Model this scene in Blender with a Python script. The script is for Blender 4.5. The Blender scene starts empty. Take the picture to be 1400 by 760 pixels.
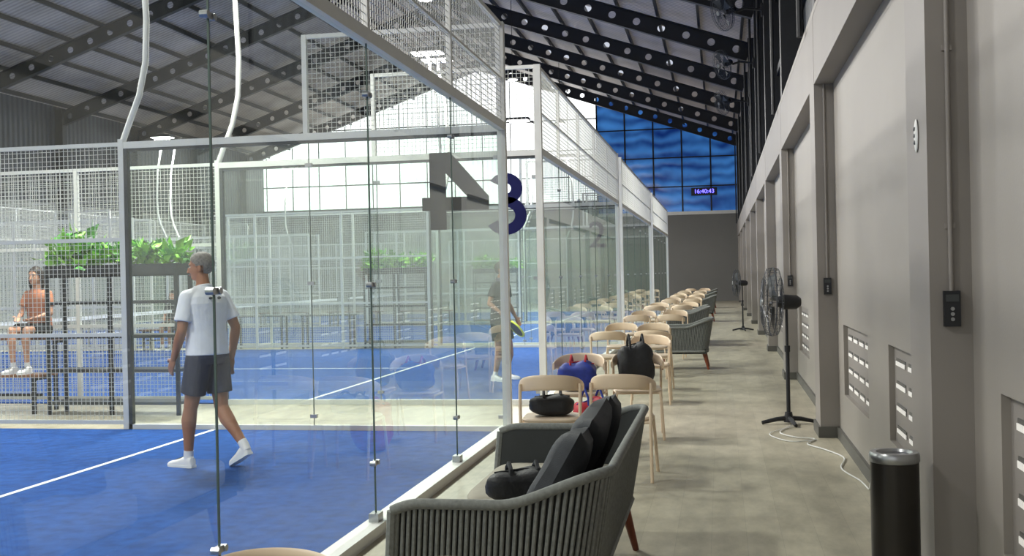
import bpy, math, random
from mathutils import Vector, Matrix, Euler
random.seed(7)
scene=bpy.context.scene
scene.view_settings.view_transform='Standard'
scene.view_settings.exposure=0.0
try: scene.cycles.transparent_max_bounces=24
except Exception: pass
V=Vector
pi=math.pi
# ------------------------------------------------------------ materials
def srgb(r,g,b):
    f=lambda c:(c/12.92 if c<=0.04045 else ((c+0.055)/1.055)**2.4)
    return (f(r/255),f(g/255),f(b/255),1)
def mat(name,col,rough=0.6,metal=0.0,var=0.12,scale=6.0,bump=0.0,bscale=60.0,emit=None,estr=0.0,stretch=None,spec=0.5):
    m=bpy.data.materials.new(name); m.use_nodes=True
    nt=m.node_tree; b=nt.nodes['Principled BSDF']
    b.inputs['Roughness'].default_value=rough; b.inputs['Metallic'].default_value=metal
    b.inputs['Specular IOR Level'].default_value=spec
    tc=nt.nodes.new('ShaderNodeTexCoord'); mp=nt.nodes.new('ShaderNodeMapping')
    nt.links.new(tc.outputs['Object'],mp.inputs['Vector'])
    if stretch: mp.inputs['Scale'].default_value=stretch
    n=nt.nodes.new('ShaderNodeTexNoise'); n.inputs['Scale'].default_value=scale; n.inputs['Detail'].default_value=4
    nt.links.new(mp.outputs['Vector'],n.inputs['Vector'])
    r=nt.nodes.new('ShaderNodeValToRGB')
    lo=[c*(1-var) for c in col[:3]]+[1]; hi=[min(1,c*(1+var)) for c in col[:3]]+[1]
    r.color_ramp.elements[0].position=0.3; r.color_ramp.elements[1].position=0.7
    r.color_ramp.elements[0].color=lo; r.color_ramp.elements[1].color=hi
    nt.links.new(n.outputs['Fac'],r.inputs['Fac']); nt.links.new(r.outputs['Color'],b.inputs['Base Color'])
    if bump>0:
        n2=nt.nodes.new('ShaderNodeTexNoise'); n2.inputs['Scale'].default_value=bscale
        nt.links.new(mp.outputs['Vector'],n2.inputs['Vector'])
        bp=nt.nodes.new('ShaderNodeBump'); bp.inputs['Strength'].default_value=bump; bp.inputs['Distance'].default_value=0.01
        nt.links.new(n2.outputs['Fac'],bp.inputs['Height']); nt.links.new(bp.outputs['Normal'],b.inputs['Normal'])
    if emit:
        b.inputs['Emission Color'].default_value=emit; b.inputs['Emission Strength'].default_value=estr
    return m
def glass_mat():
    m=bpy.data.materials.new('court_glass'); m.use_nodes=True; nt=m.node_tree; nt.nodes.clear()
    o=nt.nodes.new('ShaderNodeOutputMaterial'); t=nt.nodes.new('ShaderNodeBsdfTransparent'); t.inputs[0].default_value=(.91,.96,.925,1)
    g=nt.nodes.new('ShaderNodeBsdfGlossy'); g.inputs['Roughness'].default_value=0.0; g.inputs['Color'].default_value=(.95,1,.97,1)
    lw=nt.nodes.new('ShaderNodeLayerWeight'); lw.inputs['Blend'].default_value=0.5
    p=nt.nodes.new('ShaderNodeMath'); p.operation='POWER'; p.inputs[1].default_value=4.5
    a=nt.nodes.new('ShaderNodeMath'); a.operation='MULTIPLY_ADD'; a.inputs[1].default_value=0.8; a.inputs[2].default_value=0.08; a.use_clamp=True
    nt.links.new(lw.outputs['Facing'],p.inputs[0]); nt.links.new(p.outputs[0],a.inputs[0])
    mx=nt.nodes.new('ShaderNodeMixShader'); nt.links.new(a.outputs[0],mx.inputs[0]); nt.links.new(t.outputs[0],mx.inputs[1]); nt.links.new(g.outputs[0],mx.inputs[2])
    d=nt.nodes.new('ShaderNodeBsdfDiffuse'); d.inputs[0].default_value=(.75,.82,.76,1)
    mx2=nt.nodes.new('ShaderNodeMixShader')
    # faint uneven smudges on the panes
    tc=nt.nodes.new('ShaderNodeTexCoord'); n=nt.nodes.new('ShaderNodeTexNoise'); n.inputs['Scale'].default_value=1.3; n.inputs['Detail'].default_value=5
    nt.links.new(tc.outputs['Object'],n.inputs['Vector'])
    s=nt.nodes.new('ShaderNodeMath'); s.operation='MULTIPLY_ADD'; s.inputs[1].default_value=.09; s.inputs[2].default_value=.005; s.use_clamp=True
    nt.links.new(n.outputs['Fac'],s.inputs[0]); nt.links.new(s.outputs[0],mx2.inputs[0])
    nt.links.new(mx.outputs[0],mx2.inputs[1]); nt.links.new(d.outputs[0],mx2.inputs[2]); nt.links.new(mx2.outputs[0],o.inputs[0])
    return m
def wave_mat(name,c1,c2,scale,direction='Y',rough=.5,estr=0,emc=None,bump=.3,metal=0.0,dist=0.0):
    m=bpy.data.materials.new(name); m.use_nodes=True; nt=m.node_tree; b=nt.nodes['Principled BSDF']
    b.inputs['Roughness'].default_value=rough; b.inputs['Metallic'].default_value=metal
    tc=nt.nodes.new('ShaderNodeTexCoord'); w=nt.nodes.new('ShaderNodeTexWave'); w.bands_direction=direction
    w.inputs['Scale'].default_value=scale; w.inputs['Distortion'].default_value=dist
    nt.links.new(tc.outputs['Object'],w.inputs['Vector'])
    r=nt.nodes.new('ShaderNodeValToRGB'); r.color_ramp.elements[0].color=c1; r.color_ramp.elements[1].color=c2
    n=nt.nodes.new('ShaderNodeTexNoise'); n.inputs['Scale'].default_value=.6; n.inputs['Detail'].default_value=3
    nt.links.new(tc.outputs['Object'],n.inputs['Vector'])
    ad=nt.nodes.new('ShaderNodeMath'); ad.operation='MULTIPLY_ADD'; ad.inputs[1].default_value=.5
    sc=nt.nodes.new('ShaderNodeMath'); sc.operation='MULTIPLY_ADD'; sc.inputs[1].default_value=1.4; sc.inputs[2].default_value=-.45
    nt.links.new(n.outputs['Fac'],sc.inputs[0]); nt.links.new(w.outputs['Fac'],ad.inputs[0]); nt.links.new(sc.outputs[0],ad.inputs[2])
    nt.links.new(ad.outputs[0],r.inputs['Fac']); nt.links.new(r.outputs[0],b.inputs['Base Color'])
    bp=nt.nodes.new('ShaderNodeBump'); bp.inputs['Strength'].default_value=bump; bp.inputs['Distance'].default_value=.03
    nt.links.new(w.outputs['Fac'],bp.inputs['Height']); nt.links.new(bp.outputs['Normal'],b.inputs['Normal'])
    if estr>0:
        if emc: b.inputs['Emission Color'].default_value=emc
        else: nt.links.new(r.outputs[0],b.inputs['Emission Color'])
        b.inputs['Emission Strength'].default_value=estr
    return m
def emis(name,col,s):
    m=bpy.data.materials.new(name); m.use_nodes=True; nt=m.node_tree; nt.nodes.clear()
    o=nt.nodes.new('ShaderNodeOutputMaterial'); e=nt.nodes.new('ShaderNodeEmission'); e.inputs[0].default_value=col; e.inputs[1].default_value=s
    nt.links.new(e.outputs[0],o.inputs[0]); return m
GLASS=glass_mat()
WHITE=mat('white_powdercoat',srgb(214,215,212),.4,0,.03)
WIRE=mat('white_wire',srgb(212,214,208),.5,0,.03)
STEEL=mat('brushed_steel',srgb(170,172,174),.3,.9,.05)
JOINT=mat('glass_joint',srgb(70,86,80),.4,0,.05)
BLACKM=mat('black_steel',srgb(26,28,33),.5,0,.15)
FANM=mat('fan_cage_wire',srgb(62,66,72),.4,.3,.1)
DARKM=mat('dark_frame',srgb(60,64,66),.5,0,.1)
TURF=mat('blue_turf',srgb(36,86,164),.85,0,.22,9,.9,350,spec=.2)
LINE=mat('line_paint',srgb(225,228,232),.8,0,.04)
WALLP=mat('painted_wall',srgb(148,143,136),.6,0,.035,1.2,.05,90)
PILL=mat('painted_pilaster',srgb(139,134,129),.6,0,.03,1.5)
BASEB=mat('baseboard_paint',srgb(86,85,81),.5,0,.05)
ENDW=mat('end_wall_paint',srgb(112,112,110),.7,0,.06,.5)
BEIGE=mat('beige_chair_plastic',srgb(214,192,166),.45,0,.03)
SEATM=mat('chair_seat',srgb(196,178,158),.55,0,.04)
ROPE=mat('grey_rope',srgb(116,118,115),.8,0,.18,60)
ROPED=mat('rope_liner',srgb(52,54,54),.9,0,.1)
CUSH=mat('taupe_cushion',srgb(160,155,142),.85,0,.06,20,.2,300)
PILLOW=mat('black_pillow',srgb(50,52,57),.75,0,.12,20,.3,300)
WOOD=mat('reddish_wood',srgb(122,62,38),.45,0,.25,8,stretch=(6,6,1))
BENCHW=mat('bench_wood',srgb(120,80,52),.5,0,.25,8)
BAGK=mat('black_bag_fabric',srgb(24,25,29),.6,0,.3,20,.3,60)
BAGB=mat('blue_bag_fabric',srgb(34,52,140),.6,0,.2,20)
BAGR=mat('red_bag_fabric',srgb(170,40,52),.6,0,.2,20)
LEAF=mat('leaf_green',srgb(128,186,66),.5,0,.4,5)
LEAF2=mat('leaf_dark',srgb(70,134,54),.5,0,.4,5)
NAVY=mat('navy_sign',srgb(30,32,80),.5,0,.05,spec=.1)
SIGN4=mat('dark_sign',srgb(30,36,42),.5,0,.05,spec=.1)
SKIN=mat('skin',srgb(160,110,84),.55,0,.06,12)
SKIN2=mat('skin_light',srgb(190,142,116),.55,0,.06,12)
SHIRT=mat('white_polo_fabric',srgb(226,230,238),.8,0,.03,15,.5,22)
SHORTS=mat('navy_shorts_fabric',srgb(40,49,72),.8,0,.1,15,.5,25)
HAIRG=mat('grey_hair',srgb(118,114,110),.7,0,.35,60)
HAIRD=mat('dark_hair',srgb(38,28,24),.6,0,.3,60)
SHOEW=mat('white_shoe',srgb(232,232,234),.5,0,.04)
ORANGE=mat('orange_top',srgb(172,112,84),.8,0,.1)
DARKF=mat('dark_fabric',srgb(30,32,38),.8,0,.15)
YEL=mat('yellow_fabric',srgb(206,214,70),.8,0,.1)
EYEW=mat('eye_white',srgb(230,228,224),.3); EYED=mat('iris',srgb(40,28,22),.3); LIP=mat('lip',srgb(140,78,68),.5)
BINM=mat('bin_body',srgb(46,43,39),.28,.4,.1)
ROOFM=wave_mat('roof_sheet_glow',srgb(118,111,104),srgb(200,188,178),1.6,'Y',.55,estr=.09,bump=.5)  # weak emission added to the sheet colour to brighten the dark underside
CORR=wave_mat('dark_corrugated',srgb(40,43,47),srgb(88,94,100),1.1,'Y',.5,bump=.6)
CORRX=wave_mat('wall_corrugated',srgb(118,121,118),srgb(165,168,164),1.0,'Y',.6,bump=.4)
GABLE=wave_mat('translucent_gable_sheet',srgb(222,228,230),srgb(255,255,255),1.2,'X',.5,estr=2.4,bump=.2)
BLUEG=wave_mat('blue_glazing',srgb(8,38,110),srgb(66,132,205),.5,'Z',.15,estr=.55,bump=.15,dist=7.0)
SKYL=emis('skylight_sheet',(.66,.70,.80,1),.9)
LAMP=emis('lamp_face',(1,.99,.95,1),14)
LED=emis('led_digits',(.12,.1,1,1),5)
VENT=mat('vent_blade_glow',srgb(225,222,216),.5,0,.02,emit=(1,.98,.95,1),estr=.22)  # pale glow painted into the blades for daylight coming through the slots
def floor_mat():
    m=bpy.data.materials.new('vinyl_plank_floor'); m.use_nodes=True; nt=m.node_tree; b=nt.nodes['Principled BSDF']
    tc=nt.nodes.new('ShaderNodeTexCoord'); mp=nt.nodes.new('ShaderNodeMapping')
    mp.inputs['Rotation'].default_value=(0,0,pi/2)
    nt.links.new(tc.outputs['Object'],mp.inputs['Vector'])
    br=nt.nodes.new('ShaderNodeTexBrick'); br.inputs['Scale'].default_value=1.0
    br.inputs['Brick Width'].default_value=1.2; br.inputs['Row Height'].default_value=.2
    br.inputs['Mortar Size'].default_value=.001; br.inputs['Color1'].default_value=srgb(160,154,136); br.inputs['Color2'].default_value=srgb(171,165,147); br.inputs['Mortar'].default_value=srgb(144,139,124)
    nt.links.new(mp.outputs['Vector'],br.inputs['Vector'])
    n=nt.nodes.new('ShaderNodeTexNoise'); n.inputs['Scale'].default_value=3; n.inputs['Detail'].default_value=8; n.inputs['Roughness'].default_value=.65
    mp2=nt.nodes.new('ShaderNodeMapping'); mp2.inputs['Scale'].default_value=(2.2,.9,1); nt.links.new(tc.outputs['Object'],mp2.inputs['Vector']); nt.links.new(mp2.outputs[0],n.inputs['Vector'])
    mx=nt.nodes.new('ShaderNodeMix'); mx.data_type='RGBA'; mx.blend_type='OVERLAY'; mx.inputs[0].default_value=.55
    nt.links.new(br.outputs['Color'],mx.inputs[6]); nt.links.new(n.outputs['Fac'],mx.inputs[7]); nt.links.new(mx.outputs[2],b.inputs['Base Color'])
    b.inputs['Roughness'].default_value=.42; b.inputs['Specular IOR Level'].default_value=.35
    return m
FLOORM=floor_mat()
# ------------------------------------------------------------ mesh builder
class MB:
    def __init__(s): s.v=[]; s.f=[]; s.fm=[]; s.mats=[]
    def mi(s,m):
        if m not in s.mats: s.mats.append(m)
        return s.mats.index(m)
    def add(s,vs,fs,m):
        o=len(s.v); k=s.mi(m); s.v.extend([tuple(v) for v in vs])
        for f in fs: s.f.append([i+o for i in f]); s.fm.append(k)
    def box(s,a,b,m):
        x0,x1=sorted((a[0],b[0])); y0,y1=sorted((a[1],b[1])); z0,z1=sorted((a[2],b[2]))
        s.add([(x0,y0,z0),(x1,y0,z0),(x1,y1,z0),(x0,y1,z0),(x0,y0,z1),(x1,y0,z1),(x1,y1,z1),(x0,y1,z1)],
              [(3,2,1,0),(4,5,6,7),(0,1,5,4),(1,2,6,5),(2,3,7,6),(3,0,4,7)],m)
    def beam(s,p,q,w,h,m,up=(0,0,1)):
        p=V(p);q=V(q);d=(q-p).normalized();u=V(up)
        if abs(d.dot(u))>.98:u=V((0,1,0))
        r=d.cross(u).normalized()*w/2; u=r.cross(d).normalized()*h/2
        vs=[p-r-u,p+r-u,p+r+u,p-r+u,q-r-u,q+r-u,q+r+u,q-r+u]
        s.add(vs,[(0,1,2,3),(7,6,5,4),(0,4,5,1),(1,5,6,2),(2,6,7,3),(3,7,4,0)],m)
    def wire(s,p,q,t,m):
        s.beam(p,q,t,t,m)
    def loft(s,rings,m,cap=True,closed=False):
        n=len(rings[0]); vs=[v for r in rings for v in r]; fs=[]
        R=len(rings)
        for i in range(R if closed else R-1):
            j=(i+1)%R
            for k in range(n):
                l=(k+1)%n; fs.append((i*n+k,i*n+l,j*n+l,j*n+k))
        if cap and not closed:
            fs.append(tuple(reversed(range(n)))); fs.append(tuple((R-1)*n+k for k in range(n)))
        s.add(vs,fs,m)
    def tube(s,pts,r,m,seg=8,closed=False):
        pts=[V(p) for p in pts]; n=len(pts); rs=r if isinstance(r,(list,tuple)) else [r]*n
        rings=[]; ref=None
        for i in range(n):
            if closed: d=(pts[(i+1)%n]-pts[i-1])
            else: d=pts[min(i+1,n-1)]-pts[max(i-1,0)]
            d.normalize()
            if ref is None:
                ref=V((0,0,1)) if abs(d.z)<.9 else V((1,0,0))
            a=(ref-d*ref.dot(d)).normalized(); b=d.cross(a); ref=a
            rings.append([pts[i]+(a*math.cos(2*pi*k/seg)+b*math.sin(2*pi*k/seg))*rs[i] for k in range(seg)])
        s.loft(rings,m,True,closed)
    def cyl(s,p,q,r0,r1,m,seg=16): s.tube([p,q],[r0,r1],m,seg)
    def ell(s,c,r,m,R=None,seg=16,rg=10,filt=None,pw=1.0):
        c=V(c); vs=[];fs=[]
        sg=lambda x:(abs(x)**pw)*(1 if x>=0 else -1)
        loc=[]
        for i in range(rg+1):
            t=pi*i/rg
            for k in range(seg):
                p=2*pi*k/seg
                l=V((r[0]*sg(math.sin(t))*sg(math.cos(p)),r[1]*sg(math.sin(t))*sg(math.sin(p)),r[2]*sg(math.cos(t))))
                loc.append(l); vs.append(c+(R@l if R else l))
        for i in range(rg):
            for k in range(seg):
                l=(k+1)%seg; f=(i*seg+k,(i+1)*seg+k,(i+1)*seg+l,i*seg+l)
                if filt:
                    cc=sum((loc[j] for j in f),V((0,0,0)))/4
                    if not filt(cc): continue
                fs.append(f)
        s.add(vs,fs,m)
    def mesh(s,name,smooth=True,ang=40):
        me=bpy.data.meshes.new(name); me.from_pydata(s.v,[],s.f)
        for m in s.mats: me.materials.append(m)
        me.polygons.foreach_set('material_index',s.fm)
        me.validate(); me.update()
        if smooth:
            me.shade_smooth(); me.set_sharp_from_angle(angle=math.radians(ang))
        return me
def link(name,me,parent=None,loc=(0,0,0),rot=(0,0,0),scale=(1,1,1)):
    o=bpy.data.objects.new(name,me); scene.collection.objects.link(o)
    o.location=loc; o.rotation_euler=rot; o.scale=scale
    if parent: o.parent=parent
    return o
def empty(name,loc=(0,0,0),rot=(0,0,0)):
    o=link(name,None,None,loc,rot); o.empty_display_size=.2; return o
def mk(name,mb,parent=None,loc=(0,0,0),rot=(0,0,0),smooth=True,ang=40):
    return link(name,mb.mesh(name,smooth,ang),parent,loc,rot)
# ------------------------------------------------------------ room
YE=57.0; YB=-12.0; XR=3.12; XL=-22.6; ZE=8.1; XRI=-9.75; ZRI=12.5
mb=MB(); mb.box((XL-.3,YB,-.2),(3.6,YE+.3,0),FLOORM); mk('floor',mb,smooth=False)
P0=4.9; SP=5.45
pil=[P0+SP*k for k in range(-3,10)]
wall=MB(); vent=MB(); pl=MB(); bb=MB(); stl=MB()
def ventblock(y0,y1):
    wall.box((3.155,y0,.44),(3.3,y1,1.05),PILL)
    ncol=max(2,int(round((y1-y0)/.42))); cw=(y1-y0-.1)/ncol
    for c in range(ncol):
        for r in range(4):
            ya=y0+.05+c*cw+.06; yb=ya+cw-.12; z=.53+r*.14
            vent.box((3.150,ya,z-.022),(3.156,yb,z+.022),BASEB)
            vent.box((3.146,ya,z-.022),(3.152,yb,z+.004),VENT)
for y in pil:
    ops=[(y+1.4,y+2.4),(y+3.4,y+5.0)]
    wall.box((XR,y,0),(3.3,y+SP,.44),WALLP); wall.box((XR,y,1.05),(3.3,y+SP,3.84),WALLP)
    e=y
    for a,b in ops:
        wall.box((XR,e,.44),(3.3,a,1.05),WALLP); e=b; ventblock(a,b)
    wall.box((XR,e,.44),(3.3,y+SP,1.05),WALLP)
    pl.box((2.95,y,0),(XR+.01,y+.5,3.84),PILL)
    pl.box((2.952,y+.5,3.22),(XR+.01,y+SP,3.84),PILL)
    bb.box((3.095,y+.5,0),(XR+.005,y+SP,.1),BASEB)
    bb.box((2.93,y-.02,0),(XR,y+.52,.1),BASEB)
    stl.box((2.98,y+.1,3.84),(3.28,y+.4,ZE+.1),BLACKM)
    stl.cyl((2.9,y+.9,3.84),(2.9,y+.9,7.9),.03,.03,BLACKM,8)
wall.box((2.95,YB,3.84),(3.4,YE,3.9),WALLP)
mk('wall_right',wall,smooth=False); mk('trim_pilasters',pl,smooth=False); mk('baseboard_right',bb,smooth=False); mk('wall_vent_louvers',vent,smooth=False)
mb=MB(); mb.box((3.3,YB,3.9),(3.4,YE,ZE+.2),CORR)
for z in (5.2,6.6): mb.box((3.2,YB,z),(3.3,YE,z+.12),BLACKM)
mk('wall_right_upper',mb,smooth=False)
mb=MB(); mb.box((XL-.2,YB,0),(XL,YE,4.6),CORRX); mb.box((XL-.2,YB,4.6),(XL,YE,ZE+.2),CORR)
mk('wall_left',mb,smooth=False)
for k,y in enumerate(pil): stl.box((XL,y+.1,0),(XL+.3,y+.4,ZE+.1),BLACKM)
def rafter(m,y,xa,za,xb,zb,h=.5):
    a=V((xa,y,za)); b=V((xb,y,zb)); L=(b-a).length; d=(b-a)/L; u=V((-d.z,0,d.x)); 
    if u.z<0:u=-u
    n=int(L/.72); cw=L/n; r=.11; S=16
    for side in (-.012,.012):
        off=V((0,side,0))
        for i in range(n):
            c=a+d*(cw*(i+.5))-u*(h/2)+off
            vs=[];fs=[]
            for k in range(S):
                t=2*pi*(k+.5)/S; cx,cz=math.cos(t),math.sin(t)
                vs.append(c+d*(cx*r)+u*(cz*r))
                kx=1/max(abs(cx)/(cw/2),abs(cz)/(h/2))
                vs.append(c+d*(cx*kx)+u*(cz*kx))
            for k in range(S):
                l=(k+1)%S; fs.append((2*k,2*k+1,2*l+1,2*l))
            for sx in (-1,1):
                for sz in (-1,1):
                    p=c+d*(sx*cw/2)+u*(sz*h/2)
                    cand=sorted(range(S),key=lambda k:(vs[2*k+1]-p).length)[:2]
                    o=len(vs); vs.append(p); fs.append((2*cand[0]+1,2*cand[1]+1,o))
            m.add(vs,fs,BLACKM)
    m.beam(a-u*.01,b-u*.01,.2,.03,BLACKM,up=u); m.beam(a-u*(h),b-u*(h),.2,.03,BLACKM,up=u)
for y in pil:
    yy=y+.25
    rafter(stl,yy,3.1,ZE-.05,XRI,ZRI-.05); rafter(stl,yy,XL+.1,ZE-.05,XRI,ZRI-.05)
mk('steel_roof_frame',stl,smooth=False)
mb=MB()
for (xa,za,xb,zb) in ((3.4,ZE+.1,XRI,ZRI+.12),(XL-.2,ZE+.1,XRI,ZRI+.12)):
    n=11
    for i in range(n):
        t=(i+.5)/n; x=xa+(xb-xa)*t; z=za+(zb-za)*t
        mb.box((x-.035,YB,z-.16),(x+.035,YE,z-.02),BLACKM)
mk('roof_purlins',mb,smooth=False)
mb=MB(); sk=MB()
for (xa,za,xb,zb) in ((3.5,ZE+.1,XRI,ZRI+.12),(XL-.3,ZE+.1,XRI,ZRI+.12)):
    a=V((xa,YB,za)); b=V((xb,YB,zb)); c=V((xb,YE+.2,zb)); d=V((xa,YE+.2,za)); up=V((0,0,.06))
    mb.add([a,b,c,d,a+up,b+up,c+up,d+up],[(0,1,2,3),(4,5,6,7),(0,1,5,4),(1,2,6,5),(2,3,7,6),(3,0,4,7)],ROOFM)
    for j,y in enumerate(pil):
        if xa<0: continue
        for (t0,t1) in ((.20,.27),(.38,.45),(.56,.63)):
            p=a.lerp(b,t0);q=a.lerp(b,t1); ya=y+2.4; yb=y+3.4
            sk.add([(p.x,ya,p.z-.01),(q.x,ya,q.z-.01),(q.x,yb,q.z-.01),(p.x,yb,p.z-.01)],[(0,1,2,3)],SKYL)
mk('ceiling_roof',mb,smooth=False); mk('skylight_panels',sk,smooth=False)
def zr(x): return ZE+.1+(ZRI+.02-ZE)*(1-abs(x-XRI)/(3.3-XRI))
mb=MB(); mb.box((XL,YE,0),(3.3,YE+.2,4.5),ENDW); mb.box((XL,YE,4.5),(-4.1,YE+.2,5.3),ENDW)
mb.box((-4.1,YE-.06,4.45),(3.3,YE,4.62),WHITE)
mk('wall_far',mb,smooth=False)
mb=MB(); pts=[(XL,5.3),(-4.1,5.3),(-4.1,zr(-4.1)),(XRI,zr(XRI)),(XL,zr(XL))]
mb.add([(x,YE+.05,z) for x,z in pts],[(0,1,2,3,4)],GABLE)
for i in range(0,13):
    x=XL+.2+i*(18.3/12); mb.box((x-.02,YE-.05,5.3),(x+.02,YE,zr(x)-.1),DARKM)
for z in (5.3,6.6,8.0,9.6): 
    xl=XL if z<8.2 else XRI-(zr(XRI)-z)/(.345)
    mb.box((max(XL,xl),YE-.05,z-.03),(-4.1,YE,z+.03),DARKM)
mk('window_1',mb,smooth=False)
mb=MB(); pts=[(-4.1,4.6),(3.3,4.6),(3.3,zr(3.3)),(-4.1,zr(-4.1))]
mb.add([(x,YE+.05,z) for x,z in pts],[(0,1,2,3)],BLUEG)
for i in range(6):
    x=-4.1+i*1.45; mb.box((x-.04,YE-.05,4.6),(x+.04,YE,zr(x)),BLACKM)
for z in (5.9,7.4,8.9): mb.box((-4.1,YE-.05,z-.03),(3.3,YE,z+.03),BLACKM)
mk('window_2',mb,smooth=False)
ck=empty('led_wall_clock',(1.35,YE-.2,5.6))
mb=MB(); mb.box((-.65,-.04,-.2),(.65,.06,.2),BLACKM); mk('clock_case',mb,ck,smooth=False)
t=bpy.data.curves.new('clock_digits','FONT'); t.body='16:40:43'; t.size=.30; t.align_x='CENTER'; t.align_y='CENTER'; t.extrude=.01
t.materials.append(LED); link('clock_digits',t,ck,(0,-.06,0),(pi/2,0,0))
# ------------------------------------------------------------ courts
fr=MB(); gl=MB(); wi=MB(); tf=MB()
def gridp(p0,ax,L,z0,z1,sp=.05,t=.0045):
    p0=V(p0); ax=V(ax); n=int(round(L/sp))
    for i in range(1,n): 
        p=p0+ax*(i*L/n); wi.wire((p.x,p.y,z0),(p.x,p.y,z1),t,WIRE)
    k=int(round((z1-z0)/sp))
    for j in range(1,k):
        z=z0+j*(z1-z0)/k; q=p0+ax*L; wi.wire((p0.x,p0.y,z),(q.x,q.y,z),t,WIRE)
for x in (0,-20):
    for y in (0,10): fr.box((x-.04,y-.04,0),(x+.04,y+.04,4.02),WHITE)
    fr.box((x-.035,0,2.96),(x+.035,10,3.04),WHITE); fr.box((x-.02,0,3.98),(x+.02,10,4.02),WHITE)
    fr.box((x-.06,0,0),(x+.06,10,.07),WHITE)
    fr.box((x-.015,0,3.46),(x+.015,10,3.48),WHITE)
    js=[10-2.1*i for i in range(1,5)]
    for y in js: fr.box((x-.02,y-.02,3.04),(x+.02,y+.02,4.0),WHITE)
    ed=[10]+js+[0]
    for a,b in zip(ed[:-1],ed[1:]):
        gl.add([(x,a-.004,.07),(x,b+.004,.07),(x,b+.004,2.96),(x,a-.004,2.96)],[(0,1,2,3)],GLASS)
    for y in js:
        fr.box((x-.005,y-.003,.07),(x+.005,y+.003,2.96),JOINT)
        for z in (.42,1.5,2.65):
            for dy in (-.032,.032): fr.cyl((x-.018,y+dy,z),(x+.018,y+dy,z),.016,.016,STEEL,10)
            fr.box((x-.01,y-.036,z-.014),(x+.01,y+.036,z+.014),STEEL)
        fr.box((x-.03,y-.05,.06),(x+.03,y+.05,.12),STEEL)
    gridp((x,0,0),(0,1,0),10,3.04,3.98)
for y in (0,10):
    for sx in (0,1):
        X=(lambda a: -a) if sx==0 else (lambda a:-20+a)
        fr.box((X(0),y-.03,2.95),(X(4.1),y+.03,3.02),WHITE); fr.box((X(0),y-.03,0),(X(4.1),y+.03,.06),WHITE)
        fr.box((X(4.04),y-.035,0),(X(4.1),y+.035,3.05),WHITE); fr.box((X(4.0),y-.03,0),(X(4.04),y+.03,2.95),DARKM)
        fr.box((X(0),y-.02,2.92),(X(4.0),y+.02,2.95),DARKM)
        gl.add([(X(.04),y,.06),(X(2.0),y,.06),(X(2.0),y,2.93),(X(.04),y,2.93)],[(0,1,2,3)],GLASS)
        gl.add([(X(2.01),y,.06),(X(4.0),y,.06),(X(4.0),y,2.93),(X(2.01),y,2.93)],[(0,1,2,3)],GLASS)
        fr.box((X(2.0),y-.005,.06),(X(2.008),y+.005,2.93),JOINT)
        for z in (.15,1.5,2.7):
            fr.box((X(1.97),y-.02,z-.018),(X(2.04),y+.02,z+.018),STEEL)
            fr.box((X(.04),y-.02,z-.018),(X(.09),y+.02,z+.018),STEEL)
        fr.box((X(2.0),y-.025,3.0),(X(2.05),y+.025,4.02),WHITE); fr.box((X(0),y-.02,3.98),(X(2.05),y+.02,4.02),WHITE)
        gridp((X(0),y,0),(-1 if sx==0 else 1,0,0),2,3.02,3.98)
        for a in (6,8,9): fr.box((X(a),y-.025,0),(X(a+.05),y+.025,3.02),WHITE)
        for z in (.08,1.0,2.0,3.0): fr.box((X(4.1),y-.02,z-.02),(X(9),y+.02,z+.02),WHITE)
        gridp((X(4.1),y,0),(-1 if sx==0 else 1,0,0),4.9,.05,3.0)
tf.box((-19.96,.04,0),(-.06,9.96,.012),TURF)
def ln(x0,y0,x1,y1): tf.box((x0,y0,.012),(x1,y1,.015),LINE)
ln(-3.1,.05,-3.05,9.95); ln(-16.95,.05,-16.9,9.95); ln(-16.95,4.975,-3.05,5.025)
frm=fr.mesh('court_frame',False); glm=gl.mesh('court_glass_panels',False); wim=wi.mesh('court_wire_mesh',False); tfm=tf.mesh('court_turf',False)
pole=MB(); pole.tube([(-4.07,0,3.0),(-3.98,0,3.22),(-3.86,0,3.5),(-3.78,0,3.85),(-3.76,0,4.3),(-3.8,0,5.2),(-4.0,0,6.3)],.032,WHITE,10)
pole.beam((-4.25,0,6.3),(-3.75,0,6.3),.1,.06,WHITE)
pole.box((-4.35,-.22,6.34),(-3.65,.22,6.42),BLACKM); pole.box((-4.32,-.19,6.325),(-3.68,.19,6.34),LAMP)
polem=pole.mesh('pole')
net=MB()
for i in range(1,100): net.wire((-10,i*.1,.05),(-10,i*.1,.88),.004,BLACKM)
for i in range(1,9): net.wire((-10,0,i*.1),(-10,10,i*.1),.004,BLACKM)
net.box((-10.015,0.06,.85),(-9.985,9.94,.92),LINE)
for y in (.1,9.9): net.cyl((-10,y,0),(-10,y,.95),.035,.035,BLACKM,10)
netm=net.mesh('net')
COURTS=[.57,12.81,23.6,34.5]
for i,y0 in enumerate(COURTS):
    c=empty('padel_court',(0,y0,0))
    link('steel_frame',frm,c); link('glass_panels',glm,c); link('wire_mesh',wim,c); link('turf',tfm,c); link('net',netm,c)
    for k,(sx,yy) in enumerate(((1,0),(1,10),(-1,0),(-1,10))):
        link('light_pole_%d'%(k+1),polem,c,(0 if sx==1 else -20,yy,0),(0,0,0),(sx,1,1))
        L=bpy.data.lights.new('floodlight','AREA'); L.shape='RECTANGLE'; L.size=.9; L.size_y=.5; L.energy=560; L.color=(1,.98,.93)
        link('floodlight_%d'%(k+1),L,c,(-4 if sx==1 else -16,yy,6.28))
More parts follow.
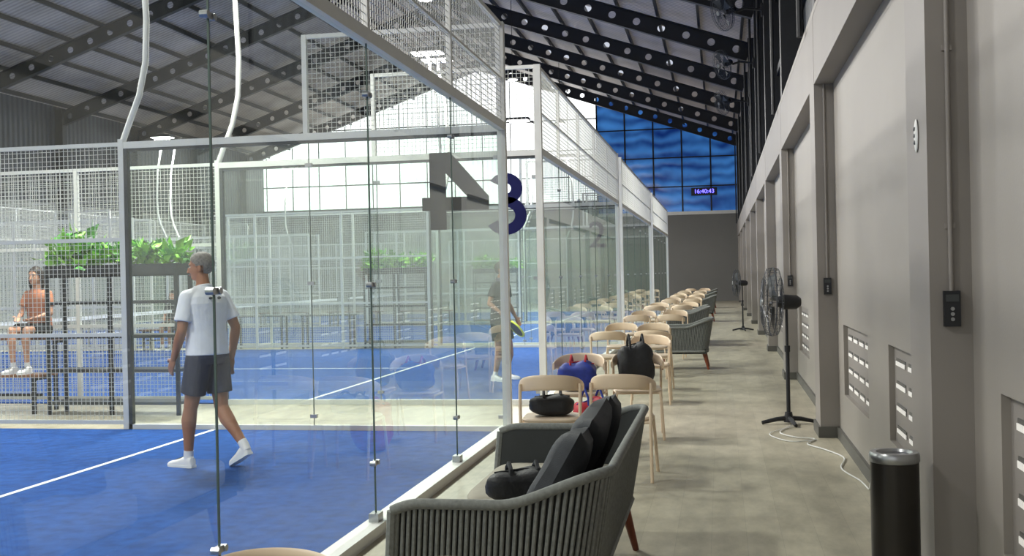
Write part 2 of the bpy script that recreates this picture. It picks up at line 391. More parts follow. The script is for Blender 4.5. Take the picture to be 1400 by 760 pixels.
# court number 4 (reads correctly from the gap side, so mirrored from here)
m=MB()
def prism(P,m_,mt,y0=-.012,y1=.012):
    n=len(P); vs=[(x,y0,z) for x,z in P]+[(x,y1,z) for x,z in P]
    fs=[tuple(range(n)),tuple(reversed(range(n,2*n)))]+[(k,(k+1)%n+0,(k+1)%n+n,k+n) for k in range(n)]
    m_.add(vs,fs,mt)
prism([(-.26,-.38),(-.10,-.38),(-.10,.38),(-.26,.38)],m,SIGN4)
prism([(-.34,-.19),(.33,-.19),(.33,-.06),(-.34,-.06)],m,SIGN4,-.013,.013)
prism([(-.19,.38),(-.05,.38),(.33,-.06),(.33,-.15),(.20,-.15),(-.19,.28)],m,SIGN4,-.011,.011)
mk('court_number_sign',m,None,(-.46,10.50,2.38),smooth=False)
def number(body,loc,rot,m,size=.98,sx=1):
    t=bpy.data.curves.new('court_number_sign','FONT'); t.body=body; t.size=size; t.extrude=.012; t.offset=.004; t.align_x='CENTER'; t.materials.append(m)
    return link('court_number_sign',t,None,loc,rot,(sx,1,1))
# number 3: bold, built from two open arcs
m=MB()
def arc3(cz,R,a0,a1,n=20,w=.062):
    P=[]
    for i in range(n+1):
        a=math.radians(a0+(a1-a0)*i/n); P.append(((R+w)*math.cos(a)*1.1,cz+(R+w)*math.sin(a)))
    for i in range(n,-1,-1):
        a=math.radians(a0+(a1-a0)*i/n); P.append(((R-w)*math.cos(a)*1.1,cz+(R-w)*math.sin(a)))
    k=len(P); 
    for i in range(n):
        q=[P[i],P[i+1],P[k-2-i],P[k-1-i]]; prism(q,m,NAVY)
arc3(.165,.125,150,-90); arc3(-.155,.165,90,-150)
mk('court_number_sign',m,None,(-.40,12.75,2.40),smooth=False)
number('2',(-.5,23.5,2.10),(pi/2,0,0),NAVY,.8)
# ------------------------------------------------------------ chairs
def chair_mesh():
    c=MB()
    def sq(w,d,z,cy=0,n=24,e=.45):
        out=[]
        for k in range(n):
            t=2*pi*k/n; cs,sn=math.cos(t),math.sin(t)
            out.append(V((w*abs(cs)**e*(1 if cs>0 else -1),cy+d*abs(sn)**e*(1 if sn>0 else -1),z)))
        return out
    c.loft([sq(.19,.18,.435),sq(.215,.205,.44),sq(.22,.21,.455),sq(.205,.195,.468),sq(.15,.14,.462)],SEATM)
    r=.0125
    for sx in (-1,1):
        c.tube([(sx*.225,.22,0),(sx*.21,.19,.3),(sx*.2,.17,.44)],r,BEIGE,8)
        c.tube([(sx*.235,-.26,0),(sx*.225,-.2,.3),(sx*.222,-.17,.45),(sx*.225,-.15,.6),(sx*.225,-.13,.72)],r,BEIGE,8)
        c.tube([(sx*.2,.17,.43),(sx*.222,-.17,.43)],.011,BEIGE,8)
    c.tube([(-.2,.17,.43),(.2,.17,.43)],.011,BEIGE,8); c.tube([(-.222,-.17,.43),(.222,-.17,.43)],.011,BEIGE,8)
    rr=[]
    n=28
    for i in range(n+1):
        t=-1+2*i/n; a=t*math.radians(88)
        x=.238*math.sin(a); y=-.25*abs(math.cos(a))**.8+.03
        h=.115-.05*abs(t)**3; zc=.737-.055*abs(t)**2.2
        nx=V((math.sin(a),-math.cos(a),0)); th=.011
        p=V((x,y,zc)); u=V((0,0,1))
        rr.append([p+nx*th*math.cos(q)+u*(h/2)*(abs(math.sin(q))**.6)*(1 if math.sin(q)>0 else -1) for q in [2*pi*k/12 for k in range(12)]])
    c.loft(rr,BEIGE)
    return c.mesh('dining_chair')
CH=chair_mesh()
def chair(x,y,rz): return link('dining_chair',CH,None,(x,y,0),(0,0,math.radians(rz)))
chair(.87,2.66,181); chair(1.365,2.62,178)
for x,y,r in [(.80,8.25,4),(1.34,8.32,-3),(.78,10.05,176),(1.30,10.3,186),
  (.62,14.3,8),(1.2,14.4,-6),(.62,16.3,180),(1.1,16.1,172),(1.25,13.0,182),
  (.6,19.6,5),(1.2,19.7,-5),(.6,21.4,184),(1.2,21.5,176),
  (.6,25.0,0),(1.2,25.2,8),(.6,26.9,180),(1.3,27.0,175),(.7,30.4,0),(1.3,30.5,5),(.7,32.2,180),(1.3,32.3,180),
  (.7,36,0),(1.3,36,0),(.7,38,180),(1.3,38,180),(.7,42,0),(1.3,42,0),(.7,44,180),(1.3,44,180),(.8,48.5,0),(1.4,48.5,180)]:
    chair(x,y,r)
# ------------------------------------------------------------ sofa / armchairs
def sofa_mesh(name,L,legs,D=.79):
    s=MB(); r=.14; path=[]
    def seg(a,b):
        a=V(a);b=V(b);n=max(1,int((b-a).length/.023))
        for i in range(n): path.append(a.lerp(b,i/n))
    seg((0,0,0),(D-r,0,0))
    for i in range(10): 
        a=-pi/2+pi/2*i/10; path.append(V((D-r+r*math.cos(a),r+r*math.sin(a),0)))
    seg((D,r,0),(D,L-r,0))
    for i in range(10):
        a=pi/2*i/10; path.append(V((D-r+r*math.cos(a),L-r+r*math.sin(a),0)))
    seg((D-r,L,0),(0,L,0)); path.append(V((0,L,0)))
    def top(p):
        t=max(0,min(1,(p.x-.42)/(D-.42))); t=t*t*(3-2*t); e=max(0,min(1,(.12-p.x)/.12))
        z=.665+.12*t-.03*e*e
        return V((p.x+.055*t,p.y+(-.03 if p.y<L*.1 else (.03 if p.y>L*.9 else 0)),z))
    tp=[top(p) for p in path]; bt=[V((p.x-.03,p.y,.29)) for p in path]
    for a,b in zip(bt,tp): s.tube([a,b],.0085,ROPE,6)
    s.tube(tp,.021,ROPE,10); s.tube(bt,.02,ROPE,8)
    s.tube([bt[0],tp[0]],.021,ROPE,8); s.tube([bt[-1],tp[-1]],.021,ROPE,8)
    c=V((D*.4,L/2,0)); vs=[];fs=[]
    for a,b in zip(bt,tp):
        for q in (a,b):
            d=V((c.x-q.x,c.y-q.y,0)); d.normalize()
            if abs(q.x-D)>.2: d=V((0,1 if q.y<L/2 else -1,0))
            vs.append(q+d*.012)
    for i in range(len(bt)-1): fs.append((2*i,2*i+2,2*i+3,2*i+1))
    s.add(vs,fs,ROPED)
    s.box((0,.02,.25),(D-.05,L-.02,.33),ROPED)
    nC=2 if L>1.2 else 1
    cw=(L-.08)/nC
    for k in range(nC):
        cy=.04+cw*(k+.5)
        s.ell((D*.46,cy,.40),(D*.45,cw/2*.995,.085),CUSH,None,28,14,None,.28)
    for (lx,ly) in legs:
        dx=.07 if lx>.4 else -.05
        s.tube([(lx,ly,.28),(lx+dx,ly,0)],[.032,.017],WOOD,10)
    return s.mesh(name)
SM=sofa_mesh('rope_sofa',2.08,[(.1,.15),(.1,1.9),(.71,.15),(.71,1.98),(.68,1.0)])
sofa=empty('outdoor_sofa',(.81,4.12,0))
link('sofa_frame',SM,sofa)
def pillow(m,c,w,h,t,R,mt):
    n=14; vs=[];fs=[]
    for sgn in (1,-1):
        o=len(vs)
        for i in range(n+1):
            for j in range(n+1):
                u=-1+2*i/n; v=-1+2*j/n
                pin=1-.10*(1-abs(u)**2)*(abs(v)**6) ; pin2=1-.10*(1-abs(v)**2)*(abs(u)**6)
                tt=t*((1-u**4)*(1-v**4))**.55*(1+.05*math.sin(5*u+3*v))
                vs.append(V(c)+R@V((u*w/2*pin2,v*h/2*pin,sgn*tt/2)))
        for i in range(n):
            for j in range(n):
                a=o+i*(n+1)+j; f=(a,a+n+1,a+n+2,a+1); fs.append(f if sgn>0 else f[::-1])
    m.add(vs,fs,mt)
def rotm(ex,ey,ez): 
    return Euler((math.radians(ex),math.radians(ey),math.radians(ez))).to_matrix()
mb=MB(); pillow(mb,(.55,.72,.65),.46,.52,.17,rotm(0,-60,0)@rotm(0,0,6),PILLOW); mk('pillow_1',mb,sofa)
mb=MB(); pillow(mb,(.59,1.24,.68),.46,.50,.17,rotm(0,-66,0)@rotm(0,0,-8),PILLOW); mk('pillow_2',mb,sofa)
mb=MB(); pillow(mb,(.62,1.68,.68),.46,.46,.16,rotm(0,-70,0)@rotm(0,0,5),PILLOW); mk('pillow_3',mb,sofa)
def bag(name,loc,s,mt,rz=0,mt2=None,parent=None):
    b=MB()
    b.ell((0,0,s[2]*.5),(s[0]/2,s[1]/2,s[2]/2),mt,None,24,14,None,.6)
    for i in range(len(b.v)):
        x,y,z=b.v[i]; k=1+.10*math.sin(x*23+y*9)+.08*math.sin(y*31+z*27); b.v[i]=(x*k,y*k,max(0,z*(1+.06*math.sin(x*30))))
    for sx in (-.2,.2):
        b.tube([(sx*s[0],s[1]*.3,s[2]*.7),(sx*s[0],s[1]*.25,s[2]*1.05),(sx*s[0],0,s[2]*1.22),(sx*s[0],-s[1]*.25,s[2]*1.05),(sx*s[0],-s[1]*.3,s[2]*.7)],.011,mt2 or mt,6)
    b.tube([(-s[0]*.42,0,s[2]*.93),(0,0,s[2]*1.01),(s[0]*.42,0,s[2]*.93)],.006,mt2 or mt,6)
    return mk(name,b,parent,loc,(0,0,math.radians(rz)))
bag('gym_bag_on_seat',(.34,.94,.478),(.32,.22,.15),BAGK,20,None,sofa)
bag('gym_bag',(.80,8.28,.468),(.32,.26,.15),BAGK,10)
bag('sports_bag',(.78,10.05,.468),(.34,.30,.26),BAGB,0,BAGR)
bag('sports_bag',(.98,9.35,0),(.34,.30,.46),BAGR,30,BAGB)
bag('backpack',(1.28,10.36,.468),(.32,.28,.40),BAGK,15)
AM=sofa_mesh('rope_armchair',.75,[(.1,.1),(.1,.65),(.7,.1),(.7,.65)])
for (x,y) in [(1.1,17.3),(1.0,22.9),(.95,23.9),(1.1,33.8),(1.1,40),(1.1,46)]:
    link('outdoor_armchair',AM,None,(x,y,0),(0,0,0))
# ------------------------------------------------------------ fans
def fan_head(m,c,ax,R):
    c=V(c); ax=V(ax).normalized(); a=ax.cross(V((0,0,1))).normalized(); b=ax.cross(a)
    def P(r,t,d): return c+a*(r*math.cos(t))+b*(r*math.sin(t))+ax*d
    for (r,d) in ((R,0),(R*.97,.05),(R*.97,-.05),(R*.7,.085),(R*.7,-.08),(R*.3,.1),(R*.3,-.09)):
        m.tube([P(r,2*pi*k/32,d) for k in range(32)],.0035 if r<R else .007,FANM,5,True)
    for k in range(36):
        t=2*pi*k/36
        m.tube([P(R*.1,t,.1),P(R*.7,t,.085),P(R*.97,t,.05),P(R,t,0),P(R*.97,t,-.05),P(R*.7,t,-.08),P(R*.1,t,-.09)],.0018,FANM,4)
    for k in range(4):
        t=2*pi*k/4+.3; vs=[]
        for i in range(6):
            rr=R*(.15+.7*i/5); w=.10+.20*i/5
            vs+= [P(rr,t-w,-.025),P(rr,t+w*1.2,.025)]
        m.add(vs,[(2*i,2*i+1,2*i+3,2*i+2) for i in range(5)],DARKM)
    m.cyl(c+ax*.11,c+ax*.095,.045,.05,STEEL,16); m.tube([c-ax*.05,c-ax*.12,c-ax*.24,c-ax*.28],[.05,.075,.07,.04],BLACKM,16)
def pedestal_fan(x,y):
    m=MB()
    for t in (0.2,pi/2+.2,pi+.2,3*pi/2+.2):
        m.tube([(0,0,.06),(.12*math.cos(t),.12*math.sin(t),.05),(.27*math.cos(t),.27*math.sin(t),.018)],[.025,.022,.018],BLACKM,8)
    m.cyl((0,0,.02),(0,0,.12),.05,.035,BLACKM); m.cyl((0,0,.1),(0,0,.75),.02,.02,BLACKM,12); m.cyl((0,0,.7),(0,0,1.2),.013,.013,BLACKM,12)
    m.cyl((0,0,.72),(0,0,.78),.028,.028,BLACKM,12); m.ell((0,0,1.2),(.035,.035,.06),BLACKM)
    fan_head(m,(-.14,-.03,1.22),(-1,-.10,.03),.34)
    return mk('pedestal_fan',m,None,(x,y,0))
pedestal_fan(2.72,11.25); pedestal_fan(2.62,28.6)
def wall_fan(y,z):
    m=MB(); m.tube([(.62,0,0),(.3,0,.05),(.12,0,.0)],.025,BLACKM,8); m.box((.6,-.08,-.12),(.66,.08,.12),BLACKM)
    fan_head(m,(-.12,-.02,0),(-1,-.5,-.35),.36); return mk('wall_fan',m,None,(2.34,y,z))
for k,z in ((3,6.5),(4,6.5),(5,6.4),(2,6.2)): wall_fan(pil[3+k]+.25,z)
# ------------------------------------------------------------ bin, switches, conduit, cable
m=MB()
def circ(r,z,n=40): return [V((r*math.cos(2*pi*k/n),r*math.sin(2*pi*k/n),z)) for k in range(n)]
m.loft([circ(.096,0),circ(.1,.01),circ(.1,.03),circ(.1,.715)],BINM)
m.loft([circ(.1,.715),circ(.104,.72),circ(.104,.745),circ(.098,.757),circ(.075,.757),circ(.07,.745),circ(.02,.74)],STEEL)
mk('trash_bin',m,None,(2.79,4.88,0))
def ctrl(y,x,z,h):
    e=empty('fan_control_switch',(x,y,z))
    m=MB(); m.box((-.033,-.028,-.075),(.033,0,.075),BLACKM); m.box((-.026,-.032,.03),(.026,-.028,.06),DARKM)
    for k in range(3): m.cyl((0,-.028,-.0-.022*k),(0,-.034,-.0-.022*k),.008,.008,STEEL,10)
    mk('control_box',m,e,smooth=False)
    m=MB(); m.cyl((0,-.012,.075),(0,-.012,h),.010,.010,PILL,10); 
    for q in (.35,1.1,1.9): m.box((-.02,-.014,q-.012),(.02,0,q+.012),PILL)
    mk('conduit',m,e)
ctrl(4.9,3.035,1.36,2.45); ctrl(10.35,3.035,1.38,2.4); ctrl(15.8,3.035,1.38,2.4)
m=MB(); m.ell((0,0,0),(.008,.04,.075),WHITE); 
for z in (-.03,0,.03): m.ell((-.008,0,z),(.004,.012,.01),DARKM)
mk('wall_sensor_plate',m,None,(2.945,5.12,2.12))
def cat(P,n=8):
    P=[V(p) for p in P]; out=[]
    for i in range(len(P)-1):
        a=P[max(i-1,0)];b=P[i];c=P[i+1];d=P[min(i+2,len(P)-1)]
        for k in range(n):
            t=k/n; out.append(.5*((2*b)+(c-a)*t+(2*a-5*b+4*c-d)*t*t+(3*b-a-3*c+d)*t**3))
    out.append(P[-1]); 
    return [V((p.x,p.y,max(p.z,.008))) for p in out]
m=MB(); pts=[(2.74,11.1,.01),(2.6,10.6,.01),(2.72,10.3,.01),(2.88,10.2,.01),(2.8,9.9,.01),(2.92,9.6,.01),(3.03,9.2,.01),(2.96,8.7,.01),(3.04,8.2,.01),(3.06,7.9,.01),(3.08,7.85,.2),(3.1,7.85,.3)]
m.tube(cat(pts),.006,WHITE,6); m.tube(cat([(2.75,11.0,.01),(2.5,10.5,.01),(2.66,10.05,.01),(2.9,10.15,.01)]),.005,WHITE,6)
mk('power_cable',m)
# ------------------------------------------------------------ planter shelves
def leaves(m,cx,cy,cz,sx,sy,sz,n,sz0=.11,seed=1):
    rnd=random.Random(seed)
    for i in range(n):
        p=V((cx+rnd.uniform(-sx,sx),cy+rnd.uniform(-sy,sy),cz+rnd.uniform(-sz*.4,sz)*(.5+rnd.random()*.5)))
        d=V((rnd.uniform(-1,1),rnd.uniform(-1,1),rnd.uniform(-.3,1))).normalized(); s=d.cross(V((rnd.random(),rnd.random(),rnd.random()))).normalized(); u=d.cross(s)
        L=sz0*rnd.uniform(.7,1.6); w=L*.28
        m.add([p,p+d*L*.4+s*w+u*.01,p+d*L-u*.02,p+d*L*.4-s*w+u*.01,p+d*L*.45],[(0,1,4),(1,2,4),(2,3,4),(3,0,4)],LEAF if rnd.random()<.65 else LEAF2)
def shelf(x0,x1,y,seed):
    e=empty('plant_shelf',(0,y,0)); m=MB()
    for x in (x0,(x0+x1)/2-.02,x1):
        for dy in (-.17,.17): m.box((x-.02,dy-.02,0),(x+.02,dy+.02,1.68),BLACKM)
    for z in (.12,.5,.9,1.3): m.box((x0,-.18,z),(x1,.18,z+.035),BLACKM if z>.2 else DARKM)
    m.box((x0-.02,-.2,1.62),(x1+.02,.2,1.64),BLACKM)
    for dy in (-.2,.19): m.box((x0-.02,dy,1.62),(x1+.02,dy+.012,1.76),BLACKM)
    for xx in (x0-.02,x1+.01): m.box((xx,-.2,1.62),(xx+.012,.2,1.76),BLACKM)
    mk('shelf_frame',m,e,smooth=False)
    m=MB(); leaves(m,(x0+x1)/2,0,1.82,(x1-x0)/2+.05,.2,.22,520,.13,seed); leaves(m,x0+.3,0,1.9,.25,.15,.28,80,.15,seed+1)
    m.box((x0,-.18,1.66),(x1,.18,1.73),BENCHW)
    mk('foliage',m,e,smooth=False)
shelf(-5.75,-4.1,11.9,3); shelf(-5.6,-4.2,23.2,8); shelf(-15,-13.4,11.9,13); shelf(-5.6,-4.2,34.05,18)
def bench(x,y,L,rz=0,tall=False):
    m=MB()
    for dy in (-.15,-.05,.05,.15): m.box((-L/2,dy-.04,.44),(L/2,dy+.04,.47),BENCHW)
    for sx in (-1,1):
        for dy in (-.15,.15): m.box((sx*(L/2-.1)-.02,dy-.02,0),(sx*(L/2-.1)+.02,dy+.02,.44),BLACKM)
        m.box((sx*(L/2-.1)-.02,-.15,.40),(sx*(L/2-.1)+.02,.15,.44),BLACKM)
    m.box((-L/2+.1,-.02,.2),(L/2-.1,.02,.23),BLACKM)
    if tall:
        for dy in (.30,.40,.50): m.box((-L/2,dy-.04,.86),(L/2,dy+.04,.89),BENCHW)
        for sx in (-1,1):
            for dy in (.29,.51): m.box((sx*(L/2-.1)-.02,dy-.02,0),(sx*(L/2-.1)+.02,dy+.02,.86),BLACKM)
            m.box((sx*(L/2-.1)-.02,.29,.82),(sx*(L/2-.1)+.02,.51,.86),BLACKM)
    return mk('tiered_bench' if tall else 'wooden_bench',m,None,(x,y,0),(0,0,math.radians(rz)),smooth=False)
bench(-6.75,11.95,1.7,0,True)
for x in (-7.2,-9.6,-12.0): bench(x,34.05,1.8)
bench(-10.2,23.2,1.6)
def table(x,y):
    m=MB(); m.box((-.6,-.17,.72),(.6,.17,.75),DARKM)
    for sx in (-.55,.55):
        for sy in (-.14,.14): m.box((sx-.02,sy-.02,0),(sx+.02,sy+.02,.72),BLACKM)
    return mk('side_table',m,None,(x,y,0),smooth=False)
table(-6.5,23.2); table(-8.1,23.2); table(-11.9,23.2)
# ------------------------------------------------------------ people
def remesh(mb,vox,it,name,m):
    me=mb.mesh('tmp',False); o=link('tmp',me)
    r=o.modifiers.new('r','REMESH'); r.mode='VOXEL'; r.voxel_size=vox
    s=o.modifiers.new('s','SMOOTH'); s.factor=.5; s.iterations=it
    bpy.context.view_layer.update()
    dg=bpy.context.evaluated_depsgraph_get(); ev=o.evaluated_get(dg); nm=bpy.data.meshes.new_from_object(ev); nm.name=name
    bpy.data.objects.remove(o); nm.materials.clear(); nm.materials.append(m)
    nm.polygons.foreach_set('material_index',[0]*len(nm.polygons)); nm.shade_smooth(); return nm
def limb(m,pts,rs,mt,seg=14):
    m.tube(pts,rs,mt,seg)
    for p,r in zip(pts,rs): m.ell(p,(r*.99,)*3,mt,None,12,8)
def hand(m,w,d,thumb,mt,curl=.5):
    w=V(w); d=V(d).normalized(); t=V(thumb); t=(t-d*t.dot(d)).normalized(); n=d.cross(t)
    R=Matrix((t,n,d)).transposed()
    m.ell(w+d*.045,(.040,.017,.052),mt,R,12,8)
    for k,(off,L) in enumerate(((.028,.072),(.010,.080),(-.010,.075),(-.028,.060))):
        p=w+d*.082+t*off; dd=d.copy(); pts=[p-d*.02,p]
        for j in range(3):
            ang=curl*(.35+.25*j); dd=(d*math.cos(ang)+n*math.sin(ang)); p=p+dd*L/3*(1.15-.15*j); pts.append(p.copy())
        limb(m,pts,[.0095,.009,.0085,.008,.0072],mt,8)
    p=w+d*.02+t*.028; q=p+(d*.5+t*.8).normalized()*.035; r=q+(d*.85+t*.3+n*.3).normalized()*.03; limb(m,[p,q,r],[.012,.0105,.008],mt,8)
def ring(c,rx,ry,n=36):
    return [V(c)+V((rx*math.cos(2*pi*k/n),ry*math.sin(2*pi*k/n),0)) for k in range(n)]
def shoe(e,name,heel,toe,mt):
    heel=V(heel);toe=V(toe);d=(toe-heel);L=d.length;d.normalize(); s=d.cross(V((0,0,1))).normalized(); u=s.cross(d)
    m=MB(); rings=[]
    for t,w,h in ((0,.022,.05),(.04,.034,.085),(.15,.038,.10),(.32,.036,.092),(.5,.042,.07),(.7,.049,.055),(.87,.043,.045),(.97,.026,.034),(1,.012,.02)):
        c=heel+d*(L*t); n=16; rg=[]
        for k in range(n):
            a=2*pi*k/n; ca,sa=math.cos(a),math.sin(a)
            rg.append(c+s*(w*(abs(ca)**.8)*(1 if ca>0 else -1))+u*(h/2+h/2*(abs(sa)**.8)*(1 if sa>0 else -1)))
        rings.append(rg)
    m.loft(rings,mt)
    rings2=[[c for c in [heel+d*(L*t)+s*w*sg+u*z for (sg,z) in ((1,.0),(1.0,.02),(-1.0,.02),(-1,.0))]] for t,w in ((-.01,.028),(.06,.04),(.3,.041),(.5,.045),(.7,.053),(.88,.046),(.98,.028),(1.02,.012))]
    m.loft(rings2,LINE)
    for k in range(4):
        c=heel+d*(L*(.42+.08*k))+u*(.083-.0075*k); m.cyl(c-s*.02,c+s*.02,.003,.003,DARKM,6)
    mk(name,m,e)
def person(name,loc,rz,J,cols,vox=.008,hairlong=False,logos=False):
    skin,shirt,shorts,hair,shoec=cols
    e=empty(name,loc,(0,0,math.radians(rz)))
    P=V(J['pelvis']); N=V(J['neck']); H=V(J['head']); yaw=math.radians(J.get('yaw',0)); pit=math.radians(J.get('pitch',0))
    HR=Euler((pit,0,yaw)).to_matrix()
    b=MB()
    tz=lambda t:P.lerp(N,t)
    def torso(m,k,mt,prof=((0,.15,.112),(.12,.155,.115),(.3,.145,.105),(.5,.155,.11),(.72,.178,.115),(.84,.16,.1),(.92,.10,.075),(1.0,.062,.06))):
        m.loft([ring(tz(t),rx*k,ry*k) for t,rx,ry in prof],mt)
    W=J.get('w',1.0)
    torso(b,.93*W,skin)
    limb(b,[N-V((0,0,.03)),(N+H)/2,H-V((0,0,.02))],[.058,.053,.05],skin)
    for S in 'LR':
        limb(b,[J['sh'+S],V(J['sh'+S]).lerp(V(J['el'+S]),.4),J['el'+S]],[.048*W,.046*W,.036*W],skin)
        el=V(J['el'+S]); wr=V(J['wr'+S]); limb(b,[el,el.lerp(wr,.3),el.lerp(wr,.75),wr],[.036*W,.038*W,.028*W,.023*W],skin)
        hand(b,wr,wr-el if 'hd'+S not in J else J['hd'+S],J.get('th'+S,(0,1,0)),skin,J.get('curl',.6))
        hp=V(J['hip'+S]); kn=V(J['kn'+S]); an=V(J['an'+S])
        limb(b,[hp,hp.lerp(kn,.4),hp.lerp(kn,.8),kn],[.088*W,.078*W,.058*W,.053*W],skin)
        bk=(V(J['an'+S])-kn).cross(V((1,0,0))).normalized()*-.014
        limb(b,[kn,kn.lerp(an,.3)+bk,kn.lerp(an,.6)+bk*.5,an],[.050*W,.057*W,.043*W,.032*W],skin)
    def hp_(v): return H+HR@V(v)
    b.ell(hp_((0,-.012,.045)),(.074,.094,.082),skin,HR,20,14)
    b.ell(hp_((0,.022,-.01)),(.060,.072,.088),skin,HR,20,14)
    b.ell(hp_((0,.045,-.070)),(.038,.040,.032),skin,HR); b.ell(hp_((0,.03,-.055)),(.052,.05,.035),skin,HR)
    b.ell(hp_((0,.097,-.012)),(.011,.014,.026),skin,HR); b.ell(hp_((0,.105,-.026)),(.014,.014,.010),skin,HR)
    b.ell(hp_((0,.075,.035)),(.05,.018,.012),skin,HR)
    for sx in (-1,1): b.ell(hp_((sx*.076,-.008,-.005)),(.010,.02,.031),skin,HR@Euler((0,0,sx*.3)).to_matrix())
    link('body',remesh(b,vox,4,'body',skin),e)
    f=MB()
    for sx in (-1,1):
        f.ell(hp_((sx*.028,.077,.012)),(.012,.009,.0065),EYEW,HR,10,8); f.ell(hp_((sx*.028,.084,.012)),(.0055,.004,.0055),EYED,HR,8,6)
        f.ell(hp_((sx*.029,.088,.034)),(.018,.006,.004),hair,HR,8,6)
    f.ell(hp_((0,.093,-.052)),(.021,.007,.0055),LIP,HR,10,6)
    mk('face_features',f,e)
    h=MB()
    filt=lambda c: (c.z>(-.088 if c.y<-.02 else (-.02 if c.y<.03 else -.02+(c.y-.03)*1.1)))
    if hairlong: filt=lambda c: c.z>(-.10 if c.y<.02 else -.06+(c.y-.02)*1.4)
    for k in (1.0,.97):
        h.ell(hp_((0,-.016,.036)),(.082*k,.104*k,.101*k),hair,HR,48,36,filt)
    if hairlong:
        h.tube([hp_((0,-.09,.06)),hp_((0,-.13,.02)),hp_((0,-.13,-.08)),hp_((0,-.11,-.18))],[.03,.04,.035,.012],hair,10)
        for sx in (-1,1): h.tube([hp_((sx*.06,-.02,.06)),hp_((sx*.083,-.01,-.02)),hp_((sx*.082,-.02,-.10)),hp_((sx*.075,-.02,-.19))],[.02,.024,.022,.008],hair,8)
    mk('hair',h,e)
    s=MB(); torso(s,1.07*W,shirt,((-.06,.166,.125),(.02,.162,.122),(.12,.16,.12),(.3,.156,.114),(.5,.162,.115),(.72,.178,.118),(.82,.17,.105),(.89,.135,.088),(.95,.085,.072),(.99,.064,.063)))
    for S in 'LR':
        a=V(J['sh'+S]); el=V(J['el'+S]); q=J.get('sleeve',.62)
        nk=tz(.93)+V((a.x*.35,0,-.035))
        limb(s,[nk,nk.lerp(a,.55),a],[.055*W,.056*W,.056*W],shirt)
        s.tube([a,a.lerp(el,q*.5),a.lerp(el,q)],[.056*W,.060*W,.066*W],shirt,20)
    link('shirt',remesh(s,vox,7,'shirt',shirt),e)
    c=MB(); c.tube([N+V((.062*math.cos(t),.060*math.sin(t)-.004,-.012+(-.012 if math.sin(t)>0 else .012)*abs(math.sin(t)))) for t in [2*pi*k/24 for k in range(24)]],.012,shirt,8,True); mk('collar',c,e)
    s=MB(); s.loft([ring(tz(.10),.150*W,.115*W),ring(tz(0),.163*W,.125*W),ring(tz(-.1),.168*W,.13*W),ring(tz(-.2),.14*W,.11*W)],shorts)
    for S in 'LR':
        a=V(J['hip'+S]); k=V(J['kn'+S]); q=J.get('shortlen',.74)
        s.ell(a,(.099*W,)*3,shorts); s.tube([a,a.lerp(k,q*.5),a.lerp(k,q)],[.099*W,.096*W,.094*W],shorts,24)
    link('shorts',remesh(s,vox,5,'shorts',shorts),e)
    for S in 'LR':
        an=V(J['an'+S]); hl=V(J['he'+S]); to=V(J['to'+S])
        shoe(e,'shoe_'+S,hl,to,shoec)
        m=MB(); m.tube([an.lerp(V(J['kn'+S]),.10),an,hl.lerp(to,.2)+V((0,0,.05))],[.037*W,.037*W,.036*W],shoec,12); mk('sock_'+S,m,e)
    if logos:
        m=MB()
        for sx in (-.045,.045): m.ell(tz(.80)+V((sx-.01,-.126*W,0)),(.018,.012,.012),DARKM,None,10,6)
        mk('shirt_logos',m,e)
    return e
man={'pelvis':(0,0,.96),'neck':(0,.03,1.50),'head':(0,.06,1.64),'yaw':34,'pitch':-4,'w':1.10,
 'shL':(-.180,.03,1.40),'elL':(-.238,.03,1.13),'wrL':(-.225,.15,.90),'thL':(.1,1,.3),
 'shR':(.180,.01,1.40),'elR':(.250,-.07,1.14),'wrR':(.245,-.02,.89),'thR':(-.1,1,.2),'curl':.7,
 'hipL':(-.09,.0,.90),'knL':(-.10,.10,.50),'anL':(-.10,.14,.10),'heL':(-.10,.08,.0),'toL':(-.115,.36,.0),
 'hipR':(.09,-.0,.90),'knR':(.10,-.04,.49),'anR':(.10,-.30,.185),'heR':(.10,-.37,.115),'toR':(.10,-.15,.0),'sleeve':.72,'shortlen':.72}
person('man_walking',(-2.09,8.42,0.0125),68,man,(SKIN,SHIRT,SHORTS,HAIRG,SHOEW),.0055,False,True)
stand={'pelvis':(0,0,.95),'neck':(0,.02,1.46),'head':(0,.05,1.60),'yaw':10,'w':1.0,
 'shL':(-.17,.02,1.37),'elL':(-.24,.0,1.11),'wrL':(-.22,.14,.90),'shR':(.17,.02,1.37),'elR':(.26,-.02,1.12),'wrR':(.27,.16,1.0),
 'hipL':(-.1,0,.88),'knL':(-.15,.06,.48),'anL':(-.17,0,.10),'heL':(-.17,-.06,.0),'toL':(-.2,.2,.0),
 'hipR':(.1,0,.88),'knR':(.15,.06,.48),'anR':(.17,0,.10),'heR':(.17,-.06,.0),'toR':(.2,.2,.0)}
pl_=person('padel_player',(-1.09,15.7,.013),-110,stand,(SKIN,DARKF,DARKF,HAIRD,SHOEW),.009)
m=MB(); m.ell((0,0,.32),(.125,.018,.14),DARKM,None,24,14,None,.8); m.tube([(0,0,0),(0,0,.13),(0,0,.2)],[.016,.016,.02],BLACKM,10); m.tube([V((.128*math.sin(t),0,.32+.143*math.cos(t))) for t in [2*pi*k/28 for k in range(28)]],.014,YEL,8,True)
mk('racket',m,pl_,(.27,.22,1.0),(math.radians(-140),0,math.radians(60)))
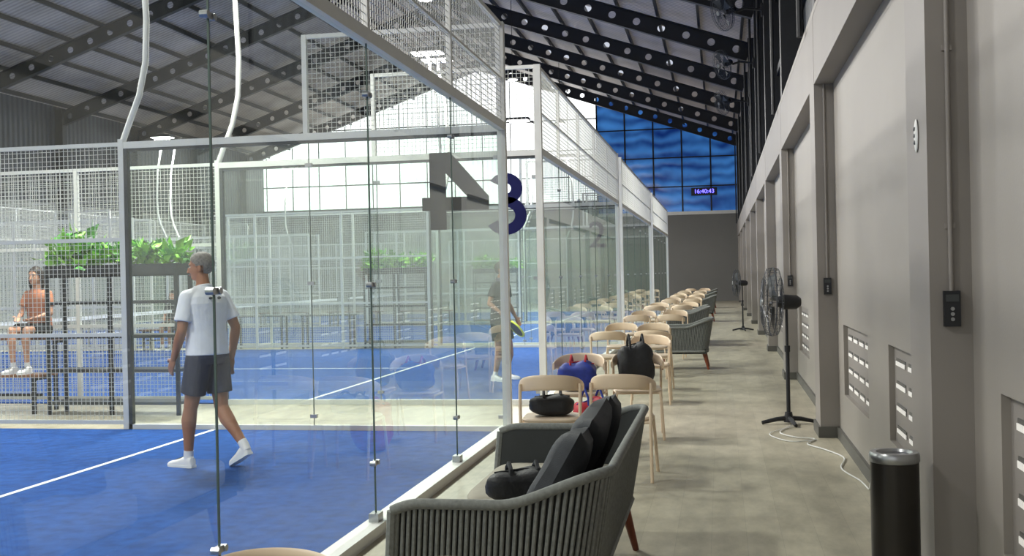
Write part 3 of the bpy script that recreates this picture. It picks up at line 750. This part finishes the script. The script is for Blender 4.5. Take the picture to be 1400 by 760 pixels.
sit={'pelvis':(0,0,.14),'neck':(0,.04,.62),'head':(0,.07,.755),'yaw':0,'w':.9,
 'shL':(-.145,.03,.54),'elL':(-.2,.08,.30),'wrL':(-.12,.28,.25),'shR':(.145,.03,.54),'elR':(.2,.08,.30),'wrR':(.1,.28,.26),
 'hipL':(-.09,.02,.10),'knL':(-.10,.42,.11),'anL':(-.10,.42,-.32),'heL':(-.10,.36,-.415),'toL':(-.11,.61,-.415),
 'hipR':(.09,.02,.10),'knR':(.10,.42,.11),'anR':(.10,.40,-.32),'heR':(.10,.34,-.415),'toR':(.11,.59,-.415)}
person('woman_seated',(-6.28,12.36,.885),180,sit,(SKIN2,ORANGE,DARKF,HAIRD,SHOEW),.009,True)
sit2={k:v for k,v in sit.items()}
for S in 'LR':
    for k in ('an','he','to'):
        x,y,z=sit[k+S]; sit2[k+S]=(x,y,z-.05)
person('spectator_seated',(-10.2,23.2,.467),180,sit2,(SKIN2,DARKF,DARKF,HAIRD,SHOEW),.010,True)
# ------------------------------------------------------------ fill lamps added overhead to brighten hall and corridor
for y in (3,14,25,36,47):
    e=empty('added_fill_lamp',(-4.6,y,0)); m=MB(); m.cyl((0,0,8.05),(0,0,8.25),.25,.1,BLACKM,24); m.cyl((0,0,8.04),(0,0,8.05),.16,.16,LAMP,24); m.cyl((0,0,8.2),(0,0,10.7),.01,.01,BLACKM,6)
    mk('fill_lamp_body',m,e)
    L=bpy.data.lights.new('fill_light','AREA'); L.shape='DISK'; L.size=.5; L.energy=480; L.color=(1,.97,.91); link('fill_light',L,e,(0,0,8.0))
w=bpy.data.worlds.new('World'); scene.world=w; w.use_nodes=True
w.node_tree.nodes['Background'].inputs[0].default_value=(.92,.93,.92,1); w.node_tree.nodes['Background'].inputs[1].default_value=.95
# ------------------------------------------------------------ camera
cam=bpy.data.cameras.new('camera'); cam.sensor_width=36; cam.lens=36*1500/1400; cam.clip_end=300
co=link('camera',cam)
th=math.atan(285/1500); p=math.radians(.15); r=math.radians(1.2)
F=V((-math.sin(th)*math.cos(p),math.cos(th)*math.cos(p),-math.sin(p))); R0=V((math.cos(th),math.sin(th),0)); U0=R0.cross(F)
R=R0*math.cos(r)-U0*math.sin(r); U=R0*math.sin(r)+U0*math.cos(r)
M=Matrix((R,U,-F)).transposed().to_4x4(); M.translation=V((2.08,0,1.54)); co.matrix_world=M
scene.camera=co
